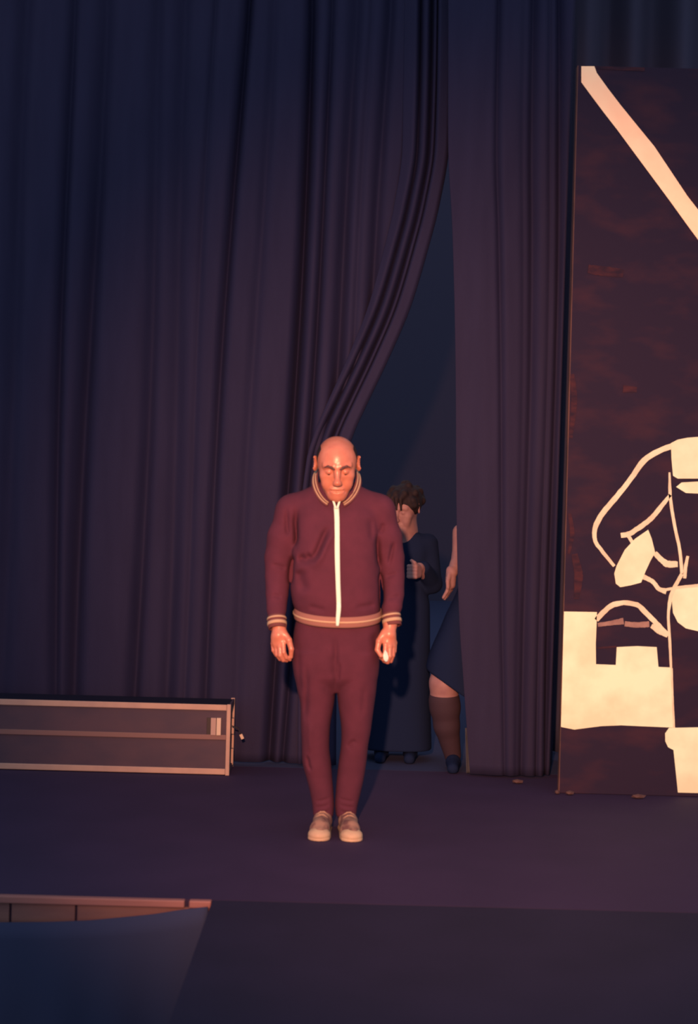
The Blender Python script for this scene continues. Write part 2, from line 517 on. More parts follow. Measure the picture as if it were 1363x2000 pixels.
# ================================================================== PAINTED FLAT
FY = 6.90
fx0 = xz(1092, 1500, FY)[0]
ftop = xz(1133, 128, FY)[1]
FWID = 1.30
flat = thing('scenery_flat', 'tall dark painted scenery flat with white outline drawing and diagonal stripe', 'scenery', (fx0 + FWID / 2, FY, 0))
box('canvas', (fx0 + .004, FY, 0.002), (fx0 + FWID, FY + 0.012, ftop), M['flat'], flat, 0.001)
for lo, hi in (((fx0, FY + .001, 0.0), (fx0 + .004, FY + .045, ftop)), ((fx0 + .004, FY + .0125, 0.0), (fx0 + .07, FY + .045, ftop)), ((fx0 + FWID - .07, FY + .0125, 0.0), (fx0 + FWID, FY + .045, ftop))):
    box('stile', lo, hi, M['flatwood'], flat)
for z0 in (0.002, 1.2, 2.4, ftop - .07):
    box('rail', (fx0 + .0705, FY + .0125, z0), (fx0 + FWID - .0705, FY + .045, z0 + .068), M['flatwood'], flat)
def z5(x, y): return (x / 2.632 + 1080, y / 2.632 + 820)
def z6(x, y): return (x / 2.632 + 1080, y / 2.632 + 100)
def fpt(p):
    X, Z = xz(p[0], p[1], FY)
    return max(X, fx0 + 0.003), min(max(Z, 0.02), ftop - 0.002)
def resample(P, n):
    P = np.array(P, float)
    d = np.r_[0, np.cumsum(np.hypot(*np.diff(P[:, :2], axis=0).T))]
    t = np.linspace(0, d[-1], n)
    return np.stack([smooth_interp(t, d, P[:, i]) if len(P) > 2 else np.interp(t, d, P[:, i]) for i in range(P.shape[1])], 1)
def poly(name, P, m, lay=1, cv=z5):
    Q = [fpt(cv(*p)) for p in P]
    bm = bmesh.new()
    y0 = FY - 0.0022 * lay
    vs = [bm.verts.new((x, y0, z)) for x, z in Q]
    f = bm.faces.new(vs)
    r = bmesh.ops.extrude_face_region(bm, geom=[f])
    for v in r['geom']:
        if isinstance(v, bmesh.types.BMVert): v.co.y = FY - 0.0004
    bmesh.ops.triangulate(bm, faces=bm.faces[:])
    return bm_obj(name, bm, m, flat)
def stroke(name, P, m, lay=1, cv=z5, n=28):
    """P rows: x, y, width in the same measure"""
    Q = resample(P, n)
    rg = random.Random(len(P) * 31 + int(P[0][0]))
    pa = []
    for i, (x, y, w) in enumerate(Q):
        a = Q[max(i - 1, 0)]; b = Q[min(i + 1, n - 1)]
        t = np.array([b[0] - a[0], b[1] - a[1]]); t /= np.linalg.norm(t) + 1e-9
        nrm = np.array([-t[1], t[0]])
        wl = w / 2 * (1 + rg.uniform(-.09, .09)); wr = w / 2 * (1 + rg.uniform(-.09, .09))
        pa.append((fpt(cv(x + nrm[0] * wl, y + nrm[1] * wl)), fpt(cv(x - nrm[0] * wr, y - nrm[1] * wr))))
    y0 = FY - 0.0022 * lay
    V = []
    for l, r_ in pa:
        V += [(l[0], y0, l[1]), (r_[0], y0, r_[1]), (l[0], FY - .0004, l[1]), (r_[0], FY - .0004, r_[1])]
    F = []
    for i in range(n - 1):
        a, b = 4 * i, 4 * i + 4
        F += [(a, b, b + 1, a + 1), (a, a + 2, b + 2, b), (a + 1, b + 1, b + 3, a + 3)]
    F += [(0, 1, 3, 2), (4 * n - 4, 4 * n - 2, 4 * n - 1, 4 * n - 3)]
    bm = bmesh.new()
    bv = [bm.verts.new(v) for v in V]
    for f in F: bm.faces.new([bv[i] for i in f])
    return bm_obj(name, bm, m, flat)
poly('painted_stripe', [(145, 78), (212, 78), (224, 112), (280, 190), (345, 275), (430, 380), (520, 490), (600, 610), (690, 745), (760, 835), (760, 990), (690, 895), (600, 770), (500, 635), (400, 500), (330, 405), (260, 315), (200, 235), (145, 160)], M['bandpaint'], cv=z6)
poly('painted_wall', [(44, 985), (225, 988), (224, 1030), (219, 1150), (220, 1256), (322, 1260), (327, 1168), (430, 1163), (532, 1168), (541, 1270), (608, 1273), (612, 1400), (619, 1582), (480, 1576), (350, 1570), (250, 1574), (170, 1584), (110, 1592), (25, 1578)], M['white'])
stroke('painted_line', [(222, 1030, 26), (262, 985, 26), (310, 950, 28), (370, 940, 24), (430, 950, 24), (470, 985, 26), (520, 1035, 26), (592, 1108, 20)], M['cream'])
stroke('painted_dash', [(230, 1054, 20), (300, 1044, 24), (362, 1034, 34)], M['tan'])
stroke('painted_dash', [(368, 1048, 26), (430, 1054, 28), (494, 1050, 30)], M['tan'])
stroke('painted_dash', [(505, 1058, 22), (550, 1082, 40), (590, 1108, 26)], M['cream'], 1.4)
stroke('painted_dash', [(228, 1172, 10), (325, 1166, 8)], M['smear'])
stroke('painted_line', [(598, 270, 9), (601, 380, 16), (624, 540, 16), (652, 680, 16), (662, 790, 18)], M['cream'])
stroke('painted_line', [(662, 792, 18), (624, 860, 20), (602, 920, 19), (592, 1010, 14), (598, 1120, 14), (606, 1275, 12)], M['cream'], 1.3)
stroke('painted_line', [(609, 1276, 9), (613, 1400, 9), (621, 1582, 10)], M['cream'], 1.6)
stroke('painted_line', [(760, 98, 22), (690, 110, 24), (600, 138, 28), (540, 162, 28), (480, 198, 30), (440, 242, 28), (400, 302, 26), (330, 390, 27), (242, 500, 27), (212, 575, 24), (213, 612, 20), (250, 672, 19), (314, 752, 15)], M['cream'], 1.2, n=44)
stroke('painted_line', [(602, 385, 16), (560, 440, 22), (500, 510, 25), (430, 562, 26), (385, 588, 26), (348, 594, 26)], M['cream'])
stroke('painted_line', [(383, 592, 18), (396, 612, 18), (412, 640, 16)], M['cream'], 1.5)
poly('painted_cuff', [(488, 565), (506, 610), (524, 682), (500, 724), (474, 780), (452, 836), (400, 850), (345, 860), (322, 842), (314, 790), (326, 750), (368, 668), (420, 612)], M['white'], 1.7)
stroke('painted_line', [(522, 685, 26), (560, 722, 28), (592, 742, 34), (640, 742, 30)], M['cream'])
stroke('painted_line', [(462, 805, 26), (512, 832, 22), (545, 870, 22), (582, 882, 30)], M['cream'])
stroke('painted_line', [(575, 874, 14), (640, 862, 14), (760, 850, 16)], M['cream'], 1.4)
stroke('painted_line', [(692, 700, 14), (680, 760, 18), (676, 815, 16)], M['cream'])
poly('painted_patch', [(605, 120), (640, 102), (690, 92), (770, 86), (770, 302), (640, 302), (616, 288), (608, 200)], M['white'], 1.5)
poly('painted_patch', [(632, 345), (660, 322), (770, 316), (770, 380), (682, 376)], M['white'])
poly('painted_patch', [(612, 890), (640, 862), (770, 853), (770, 1092), (682, 1072), (640, 1040), (616, 992), (610, 930)], M['white'], 1.2)
poly('painted_column', [(575, 1612), (595, 1583), (770, 1580), (770, 1946), (640, 1946), (632, 1830), (618, 1697), (590, 1682), (576, 1652)], M['white'], 2.0)
stroke('painted_smear', [(226, 84, 16), (350, 88, 20), (470, 94, 18)], M['smear'], cv=z6)
stroke('painted_smear', [(180, 1120, 44), (270, 1132, 50), (360, 1142, 40)], M['smear'], cv=z6)
stroke('painted_smear', [(95, 1660, 24), (108, 1780, 30), (90, 1990, 18)], M['smear'], cv=z6)
stroke('painted_smear', [(360, 1735, 40), (430, 1740, 26)], M['smear'], cv=z6)
stroke('painted_smear', [(84, 480, 16), (98, 580, 22), (80, 690, 12)], M['smear'])
stroke('painted_smear', [(110, 690, 30), (130, 800, 44), (120, 920, 26)], M['smear'])
for i, (px, py, w, lb) in enumerate(((1088, 1541, .03, 'tiny brown scrap on the floor at the painted flat corner'), (1112, 1553, .05, 'brown wood offcut on the floor under the painted flat'), (1010, 1530, .07, 'brown scrap lying at the foot of the straight curtain'), (1246, 1560, .08, 'thin brown sliver on the floor below the white painted wall'))):
    v0 = -(px - 681.5) * SR + (py - 1000) * CR
    D = FPX * CAM_H / v0
    D = min(D, FY - .03) if i != 2 else 7.12
    X = xz(px, py, D)[0]
    bm = bmesh.new()
    bmesh.ops.create_icosphere(bm, subdivisions=1, radius=1)
    rg = random.Random(i)
    for v in bm.verts:
        v.co = Vector((X + v.co.x * w / 2 * rg.uniform(.75, 1.1), D + v.co.y * .016, .012 + v.co.z * .0115))
    tag(bm_obj('wood_scrap', bm, M['scrap']), lb, 'scrap', 'scraps on the stage floor')

# ================================================================== LONG LOW CASE
CY = 7.13
cx1 = xz(449, 1450, CY)[0]; cz1 = xz(449, 1377, CY)[1]
cx0 = -2.55; cd = 0.26
case = thing('equipment_case', 'long low brown case with pale metal edging lying before the curtain', 'case', ((cx0 + cx1) / 2, CY + cd / 2, 0))
rw = 0.026
box('front_panel', (cx0 + .01, CY + .010, .02), (cx1 - .012, CY + .020, cz1 - .012), M['panel'], case)
box('back_panel', (cx0 + .01, CY + cd - .02, .02), (cx1 - .012, CY + cd - .010, cz1 - .012), M['panel'], case)
box('end_panel', (cx1 - .022, CY + .021, .02), (cx1 - .012, CY + cd - .021, cz1 - .012), M['panel'], case)
box('end_panel', (cx0 + .01, CY + .021, .02), (cx0 + .02, CY + cd - .021, cz1 - .012), M['panel'], case)
box('lid', (cx0 + .01, CY + .010, cz1 - .0115), (cx1 - .012, CY + cd - .010, cz1 - .003), M['lid'], case)
box('base_panel', (cx0 + .01, CY + .021, .012), (cx1 - .023, CY + cd - .021, .0195), M['panel'], case)
for y0, y1 in ((CY, CY + .0098), (CY + cd - .0098, CY + cd)):
    box('rail', (cx0, y0, cz1 - .030), (cx1 - .021, y1, cz1 - (0 if y0 == CY else .006)), M['rail'] if y0 == CY else M['lid'], case, .003)
    box('rail', (cx0, y0, .004), (cx1 - .021, y1, .034), M['rail'], case, .003)
    box('middle_rail', (cx0, y0 + .002, .182), (cx1 - .021, y1, .208), M['midrail'], case, .002)
    box('corner_post', (cx1 - .0208, y0 - .001, 0), (cx1, y1 + .008, cz1 + .002), M['rail'], case, .003)
    box('corner_post', (cx0 - .021, y0 - .001, 0), (cx0 - .0002, y1 + .008, cz1 + .002), M['rail'], case, .003)
for z0, z1 in ((cz1 - .03, cz1), (.004, .03)):
    box('end_rail', (cx1 - .0118, CY + .020, z0), (cx1 - .001, CY + cd - .020, z1), M['panel'], case, .002)
ex = xz(455, 1430, CY + .2)[0]
for py0, py1, dx in ((1400, 1430, .001), (1459, 1494, 0)):
    za, zb = xz(456, py1, CY + cd)[1], xz(456, py0, CY + cd)[1]
    box('hinge_plate', (cx1 - .0117, CY + cd - .062, max(za, .02)), (cx1 + .003, CY + cd - .022, zb), M['rail'], case, .002)
def cpt(px, py): return xz(px, py, CY)
for px0, px1, mm_, pr in ((404, 411.5, 'darkmetal', .004), (412, 421.5, 'latch', .012), (423.5, 431, 'latch2', .016)):
    (a, zb), (b, za) = cpt(px0, 1402), cpt(px1, 1436)
    o = box('latch_strip', (a, CY - pr + .008, za), (b, CY + .0099, zb), M[mm_], case, .0015)
# strap with a metal tip sticking out at the end of the case
sp = [np.array((cx1 - .002, CY + .13, .235)), np.array((cx1 + .03, CY + .13, .225)), pt(470, 1434, CY + .13), pt(473.5, 1442, CY + .13)]
def strap(u, v):
    q = resample(np.c_[sp[:3]], 12) if False else None
    i = min(int(u * 2), 1); t = u * 2 - i
    p = sp[i] * (1 - t) + sp[i + 1] * t
    return (p[0], p[1] + .012 * (v - .5), p[2])
grid_surface('strap', strap, np.linspace(0, 1, 9), np.linspace(0, 1, 3), M['darkmetal'], case, .004)
d = sp[3] - sp[2]
bm = bmesh.new()
add_box(bm, (-.004, -.008, 0), (.004, .008, float(np.linalg.norm(d)) + .004), .0015)
rot = Vector(d).to_track_quat('Z', 'Y').to_matrix().to_4x4()
bmesh.ops.transform(bm, matrix=Matrix.Translation(Vector(sp[2])) @ rot, verts=bm.verts)
bm_obj('strap_tip', bm, M['latch2'], case)

# ================================================================== PEOPLE
def head_rot(pitch, yaw=0.0, roll=0.0):
    """columns: local x (image right), local forward, local up"""
    base = Matrix(((1, 0, 0), (0, -1, 0), (0, 0, 1)))           # forward = -Y
    Rm = Matrix.Rotation(yaw, 3, 'Z') @ Matrix.Rotation(pitch, 3, 'X') @ Matrix.Rotation(roll, 3, 'Y')
    return np.array(Rm @ base)
def add_head(G, O, Q, s=1.0, neck=None, male=True):
    O = np.array(O, float)
    def w(p): return O + Q @ (np.array(p, float) * s)
    def E(c, r, k=.012, mode='u', rot=None):
        QQ = Q if rot is None else Q @ np.array(rot)
        G.ell(w(c), np.array(r) * s, k * s, mode, QQ)
    def C(a, b, ra, rb, k=.01, mode='u'): G.cone(w(a), w(b), ra * s, rb * s, k * s, mode)
    E((0, -.012, .022), (.077, .096, .080), .0)
    E((0, .030, -.005), (.066, .064, .085), .03)
    E((0, .026, -.072), (.056, .060, .058), .03)
    E((0, .066, -.112), (.030, .024, .024), .04)
    for sx in (-1, 1):
        E((sx * .046, .056, -.032), (.020, .022, .020), .02)            # cheekbone
        C((sx * .014, .090, .016), (sx * .046, .074, .016), .009, .009, .014)   # brow
        E((sx * .032, .099, -.007), (.019, .019, .013), .012, 's')      # socket
        E((sx * .031, .0755, -.008), (.0150, .0150, .0125), .004)       # lid
        E((sx * .013, .102, -.050), (.0080, .011, .008), .010)          # nostril wing
        C((sx * .024, .098, -.050), (sx * .038, .084, -.086), .006, .005, .012, 's')  # smile fold
        E((sx * .040, .062, -.064), (.019, .019, .022), .018)           # cheek
        a = .60 * sx                                                     # ear
        ea = np.array(Matrix.Rotation(-a, 3, 'Z') @ Matrix.Rotation(R(-8), 3, 'X'))
        E((sx * .0855, -.006, -.002), (.0065, .019, .033), .006, 'u', ea)
        E((sx * .0915, .002, .003), (.0045, .010, .020), .006, 's', ea)
    C((0, .090, .006), (0, .111, -.040), .0080, .0115, .014)
    E((0, .114, -.044), (.0125, .0115, .0115), .010)            # nose
    C((-.018, .0840, -.078), (.018, .0840, -.078), .0062, .0062, .012)  # lips
    C((-.013, .0830, -.0915), (.013, .0830, -.0915), .0070, .0070, .012)
    C((-.027, .0885, -.0830), (.0, .0920, -.0855), .0026, .0030, .005, 's')
    C((.027, .0885, -.0830), (.0, .0920, -.0855), .0026, .0030, .005, 's')
    if neck is not None:
        n0 = w((0, -.030, -.050))
        G.cone(n0, neck, .056 * s, .062 * s, .03)
    return w
def add_hair_fringe(G, w, Q, s):
    G.ell(w((0, -.014, .020)), np.array((.081, .099, .082)) * s, 0, 'u', Q)
    G.ell(w((0, -.02, .105)), np.array((.075, .110, .062)) * s, .012, 's', Q)          # bald crown
    G.ell(w((0, .090, -.02)), np.array((.105, .080, .150)) * s, .010, 's', Q)          # face
    G.ell(w((0, .0, -.11)), np.array((.2, .2, .066)) * s, .01, 's', Q)                 # nape line

# ---------------------------------------------------------------- the man in the tracksuit
YM = 5.95
def mp(px, py, dy=0.0): return pt(px, py, YM + dy)
man = thing('person', 'man in maroon tracksuit with white zip standing upright, head bowed, arms at sides', 'person', (xz(655, 1620, YM)[0], YM, 0))
# --- body
HO = mp(658, 905, -.060)
HQ = head_rot(R(20), R(2), R(-1.5))
HS = 1.08
xa = mp(517, 1200)[0]; xb = mp(792, 1200)[0]
zh0 = mp(655, 1303)[2]; zh1 = mp(655, 1200)[2]; zn0 = mp(655, 995)[2]; zt = mp(655, 838)[2]
G = Field(axis((xa - .02, -.165, .0024), (-.165, HO[0] - .12, .008), (HO[0] - .12, HO[0] + .12, .0024), (HO[0] + .12, .095, .008), (.095, xb + .02, .0024)),
          axis((YM - .215, YM + .10, .0026), (YM + .10, YM + .20, .008)),
          axis((0.03, zh0, .012), (zh0, zh1, .0024), (zh1, zn0, .010), (zn0, zt, .0024)))
hw = add_head(G, HO, HQ, HS, mp(657, 985, .03))
sh = [mp(578, 1004, .04), mp(735, 1004, .04)]
G.loft([(mp(0, 965)[2], mp(657, 965)[0], YM + .03, .06, .06), (mp(0, 1000)[2], mp(657, 1000)[0], YM + .03, .10, .075), (mp(0, 1060)[2], mp(657, 1060)[0], YM + .02, .11, .085),
        (mp(0, 1150)[2], mp(657, 1150)[0], YM + .02, .115, .085), (mp(0, 1240)[2], mp(657, 1240)[0], YM + .02, .115, .085), (mp(0, 1275)[2], mp(657, 1275)[0], YM + .02, .10, .07)], .03)
for (s_, e_, w_) in ((sh[0], mp(546, 1115, .06), mp(545, 1222, -.055)), (sh[1], mp(763, 1115, .06), mp(762, 1216, -.055))):
    G.chain([s_, e_, w_], [.034, .026, .0265], .0, .01)
for lx in ((620, 616, 632), (692, 693, 675)):
    G.chain([mp(lx[0], 1290, .02), mp(lx[1], 1440, .01), mp(lx[2], 1592, .03)], [.050, .038, .026], .0, .01)
    G.chain([mp(lx[2], 1592, .03), mp(lx[2] + (lx[2] - 653) * .2, 1613, -.05)], [.024, .020], .02)
def hnd(px, py, dy): return mp(px, py, -.075 + dy)
# hand on the left of the picture: thumb towards the thigh, fingers curled to meet it
G.cone(mp(545, 1222, -.06), hnd(544, 1240, .0), .027, .027, .02)
G.ell(hnd(543, 1248, .004), (.030, .022, .040), .016)
K = [((553, 1256, -.012), (554, 1274, -.022), (559, 1284, -.014), (566, 1288, -.002)), ((546, 1261, -.008), (547, 1280, -.018), (553, 1289, -.006), (560, 1290, .008)),
     ((539, 1262, .002), (541, 1279, -.006), (547, 1287, .006), (554, 1288, .018)), ((533, 1257, .012), (534, 1270, .008), (540, 1280, .016), (547, 1282, .024))]
for i, f in enumerate(K):
    r0 = (.0098, .0100, .0095, .0085)[i]
    G.cone(hnd(544, 1238, .004), hnd(*f[0]), .014, r0 * 1.12, .010)
    G.chain([hnd(*p) for p in f], [r0 * 1.1, r0, r0 * .93, r0 * .82], .003, .002)
G.chain([hnd(553, 1234, -.004), hnd(564, 1250, -.016), hnd(569, 1268, -.018), hnd(568, 1283, -.010)], [.0150, .0130, .0112, .0090], .012, .004)
# hand on the right: loose fist round a white slip
G.cone(mp(762, 1216, -.06), hnd(760, 1238, .0), .0265, .027, .02)
G.ell(hnd(759, 1250, .004), (.030, .024, .042), .016)
K2 = [((753, 1259, -.018), (752, 1277, -.024), (749, 1288, -.010), (744, 1285, .006)), ((761, 1262, -.014), (761, 1282, -.020), (757, 1293, -.006), (750, 1291, .010)),
      ((767, 1261, -.002), (767, 1280, -.008), (763, 1291, .004), (757, 1291, .016)), ((771, 1255, .012), (770, 1272, .006), (766, 1283, .016), (761, 1284, .024))]
for i, f in enumerate(K2):
    r0 = (.0098, .0102, .0096, .0086)[i]
    G.cone(hnd(760, 1238, .004), hnd(*f[0]), .014, r0 * 1.12, .010)
    G.chain([hnd(*p) for p in f], [r0 * 1.1, r0, r0 * .93, r0 * .82], .003, .002)
G.chain([hnd(750, 1236, -.004), hnd(740, 1252, -.014), hnd(737, 1269, -.020), hnd(744, 1281, -.030)], [.0150, .0130, .0112, .0092], .012, .004)
body = G.build('body', M['skin'], man)
# --- hair, brows, eyes
hp = np.array(HO)
H_ = Field(axis((hp[0] - .11, hp[0] + .11, .003)), axis((hp[1] - .13, hp[1] + .15, .003)), axis((hp[2] - .11, hp[2] + .14, .003)))
add_hair_fringe(H_, hw, HQ, HS)
H_.build('hair', M['hair'], man)
bb = BVHTree.FromPolygons([v.co.copy() for v in body.data.vertices], [tuple(p.vertices) for p in body.data.polygons])
def on_face(p, lift):
    fwd = Vector(HQ[:, 1])
    h = bb.ray_cast(Vector(hw(p)) + fwd * .12, -fwd)
    return np.array(h[0] + fwd * lift)
for sx in (-1, 1):
    bp3 = [on_face((sx * x, .09, z), .0005) for x, z in ((.012, .008), (.022, .015), (.036, .018), (.050, .011))]
    c3 = np.mean(bp3, 0)
    E_ = Field(*[axis((c - .04, c + .04, .002)) for c in c3])
    E_.chain(bp3, np.array([.0040, .0046, .0042, .0024]) * HS, .004)
    E_.build('eyebrow', M['brow'], man)
    ec = hw((sx * .031, .0725, -.0125))
    bm = bmesh.new()
    bmesh.ops.create_uvsphere(bm, u_segments=20, v_segments=14, radius=.0160)
    bmesh.ops.transform(bm, matrix=Matrix.Translation(Vector(ec)), verts=bm.verts)
    eo = bm_obj('eye', bm, M['eyewhite'], man, True)
    bm = bmesh.new()
    bmesh.ops.create_uvsphere(bm, u_segments=16, v_segments=10, radius=.0070)
    bmesh.ops.transform(bm, matrix=Matrix.Translation(Vector(hw((sx * .031, .0815, -.0150)))), verts=bm.verts)
    bm_obj('iris', bm, M['iris'], eo, True)

# --- jacket
def sec(py, xl, xr_, hd, cy=.0): return (mp((xl + xr_) / 2, py)[2], mp((xl + xr_) / 2, py)[0], YM + .01 + cy, (xr_ - xl) / 2 * YM / FPX, hd)
zj0 = mp(655, 1212)[2]; zj1 = mp(655, 925)[2]
G = Field(axis((xa - .03, xb + .03, .0036)), axis((YM - .18, YM + .19, .0040)), axis((mp(0, 1240)[2] - .01, zj1, .0036)))
G.loft([sec(948, 622, 692, .060, .035), sec(960, 606, 709, .080, .03), sec(980, 582, 728, .098, .025), sec(1010, 574, 741, .122, .015), sec(1060, 571, 741, .140, .005), sec(1110, 567, 742, .148, .0),
        sec(1150, 567, 743, .150, .0), sec(1178, 571, 743, .146, .0), sec(1196, 577, 742, .138, .0), sec(1208, 580, 741, .132, .0)], .0, e=2.3)
ARM = [[(571, 1000, .04, 31), (556, 1050, .045, 33), (547, 1090, .045, 31), (542.5, 1125, .03, 25), (541, 1160, -.005, 22), (540, 1190, -.035, 19), (540, 1206, -.05, 16.5)],
       [(739, 1000, .04, 31), (753, 1050, .045, 31), (761, 1090, .045, 29), (766.5, 1125, .03, 23.5), (767.5, 1160, -.005, 21.5), (765, 1184, -.03, 20), (763, 1200, -.045, 16)]]
for A in ARM:
    P = resample([(*mp(a, b, c), r * YM / FPX) for a, b, c, r in A], 14) if False else [(*mp(a, b, c), r * YM / FPX) for a, b, c, r in A]
    for i in range(len(P) - 1):
        G.cone(P[i][:3], P[i + 1][:3], P[i][3], P[i + 1][3], .018 if i < 2 else .004)
G.cone(mp(632, 968, .045), mp(572, 997, .04), .054, .064, .04)
G.cone(mp(683, 968, .045), mp(738, 997, .04), .054, .064, .04)
def cxz(P): return [(mp(a, b)[0], mp(a, b)[2]) for a, b in P]
fr = YM + .02
# sleeves parted from the body by deep folds
G.crease(cxz([(580, 985), (577, 1020), (579, 1050), (576, 1075)]), .016, .011, fr)
G.crease(cxz([(573, 1080), (568, 1110), (567, 1145)]), .016, .012, fr)
G.crease(cxz([(737, 1040), (738, 1080), (742, 1112)]), .014, .011, fr)
G.crease(cxz([(742, 1115), (745, 1150), (746, 1190)]), .014, .010, fr)
G.crease(cxz([(560, 985), (561, 1030), (563, 1048)]), .012, .010, fr)
G.crease(cxz([(770, 1055), (764, 1080), (758, 1108)]), .013, .009, fr)
G.crease(cxz([(750, 1020), (742, 1045)]), .008, .010, fr)
# chest folds
G.crease(cxz([(645, 1022), (633, 1048), (622, 1075), (606, 1102)]), .024, .015, fr)
G.crease(cxz([(655, 1030), (640, 1058), (628, 1085), (612, 1112)]), -.014, .016, fr)
G.crease(cxz([(580, 1086), (600, 1092), (612, 1080)]), .018, .018, fr)
G.crease(cxz([(585, 1108), (590, 1130), (600, 1160)]), .014, .022, fr)
G.crease(cxz([(600, 1180), (640, 1188)]), .006, .012, fr)
G.crease(cxz([(690, 1184), (735, 1178)]), .006, .012, fr)
G.crease(cxz([(672, 1050), (674, 1120), (678, 1170)]), .004, .02, fr)
G.crease(cxz([(722, 1008), (726, 1060)]), .006, .014, fr)
G.crease(cxz([(528, 1102), (548, 1106), (560, 1112)]), .007, .010, fr)
G.crease(cxz([(532, 1160), (552, 1166)]), .006, .010, fr)
G.crease(cxz([(752, 1128), (775, 1118)]), .006, .009, fr)
G.crease(cxz([(756, 1168), (782, 1162)]), .005, .009, fr)
jacket = G.build('jacket', M['tunic'], man)
jb = BVHTree.FromPolygons([v.co.copy() for v in jacket.data.vertices], [tuple(p.vertices) for p in jacket.data.polygons])
def jfront(x, z):
    h = jb.ray_cast(Vector((x, YM - .6, z)), Vector((0, 1, 0)))
    return h[0].y if h[0] is not None else YM - .1
# waistband: rib ring with pale stripe, lower in front
wc = mp(660, 1200)
def waist(phi, v, off):
    a, b = 82 * YM / FPX + off, .143 + off
    x = wc[0] + a * math.copysign(abs(math.sin(phi)) ** .9, math.sin(phi))
    y = YM + .01 - b * math.copysign(abs(math.cos(phi)) ** .9, math.cos(phi))
    front = .5 + .5 * math.cos(phi)
    zc = mp(660, 1190)[2] + .014 - .040 * front ** 1.6
    return (x, y, zc - .042 * v + .0)
ph = np.linspace(0, 2 * math.pi, 97)[:-1]
grid_surface('waistband', lambda u, v: waist(u, v, .004 + .004 * math.sin(math.pi * v)), ph, np.linspace(-.05, 1, 9), M['rib'], jacket, .006, True)
for v0, v1, mm_ in ((.36, .54, 'stripe'), (.05, .17, 'stripe')) :
    if v0 < .3: continue
    grid_surface('waistband_stripe', lambda u, v: waist(u, v, .0085 + .004 * math.sin(math.pi * v)), ph, np.linspace(v0, v1, 4), M[mm_], jacket, .003, True)
# cuffs
def cuff(c, ax_, r0, r1, L, nm, loose):
    ax_ = Vector(ax_).normalized()
    q = ax_.to_track_quat('Z', 'Y').to_matrix()
    ex_, ey_ = q.col[0], q.col[1]
    def f(u, v, off):
        r = r0 + (r1 - r0) * v + off + .002 * math.sin(math.pi * v)
        p = Vector(c) + ax_ * (L * v) + ex_ * (r * math.cos(u)) + ey_ * (r * 1.02 * math.sin(u))
        return tuple(p)
    pp = np.linspace(0, 2 * math.pi, 49)[:-1]
    grid_surface('cuff', lambda u, v: f(u, v, 0), pp, np.linspace(0, 1, 7), M['ribdark'], jacket, .005, True)
    for v0, v1 in ((.16, .30), (.50, .74)):
        grid_surface('cuff_stripe', lambda u, v: f(u, v, .0036), pp, np.linspace(v0, v1, 3), M['stripe'], jacket, .003, True)
cuff(mp(540, 1203, -.047), (.006, -.022, -.055), .0355, .034, .056, 'l', 0)
cuff(mp(763, 1197, -.043), (.010, -.018, -.058), .0335, .0350, .058, 'r', 0)
# stand collar in ribbed bands
cc = mp(657, 952, .035)
def collar(phi, v, off):
    fr_ = .5 + .5 * math.cos(phi)                    # 1 in front
    a = (46.5 - 9 * v) * YM / FPX + off
    b = .122 - .022 * v + off
    x = cc[0] + a * math.sin(phi)
    y = cc[1] - b * math.cos(phi)
    z = mp(657, 938)[2] + .064 - .180 * fr_ ** 1.5 + .024 * v * (1 - .4 * fr_)
    return (x, y, z)
pc = np.linspace(R(20), R(340), 64)
for v0, v1, mm_, nm, o_ in ((-.25, 1, 'ribdark', 'collar', 0), (.10, .34, 'stripe', 'collar_stripe', .003), (.62, .82, 'stripe', 'collar_stripe', .003)):
    grid_surface(nm, lambda u, v, o_=o_: collar(u, v, o_), pc, np.linspace(v0, v1, 7), M[mm_], jacket, .005)
# zip: white tape down the front, opening in a small v at the neck
zp = resample([(656.5, 990, 9.5), (658, 1020, 9), (658.5, 1080, 9), (660, 1140, 8), (661.5, 1185, 8), (660, 1206, 7), (659, 1222, 4)], 60)
V = []; F = []
for i, (px, py, w) in enumerate(zp):
    for sgn in (-1, -.4, .4, 1):
        X, Z = xz(px + sgn * w / 2, py, YM - .14)
        yy = min(jfront(X, Z), YM - .05)
        if py > 1180: yy = YM + .01 - .1575
        V.append((X, yy - .004 - .0015 * (abs(sgn) < .9), Z))
for i in range(len(zp) - 1):
    for j in range(3):
        a = i * 4 + j
        F.append((a, a + 1, a + 5, a + 4))
zo = mesh('zipper', V, F, M['zip'], jacket)
md = zo.modifiers.new('t', 'SOLIDIFY'); md.thickness = .004; md.offset = -1
for sgn in (-1, 1):
    V = []; F = []
    for i, t in enumerate(np.linspace(0, 1, 8)):
        for q in (-2.1, 2.1):
            X, Z = xz(657 + sgn * (6.5 - 5 * t) + q, 977 + 16 * t, YM - .12)
            V.append((X, min(jfront(X, Z), YM - .09) - .006, Z))
    for i in range(7): F.append((2 * i, 2 * i + 1, 2 * i + 3, 2 * i + 2))
    o = mesh('zipper_end', V, F, M['zip'], jacket)
    md = o.modifiers.new('t', 'SOLIDIFY'); md.thickness = .004; md.offset = 0

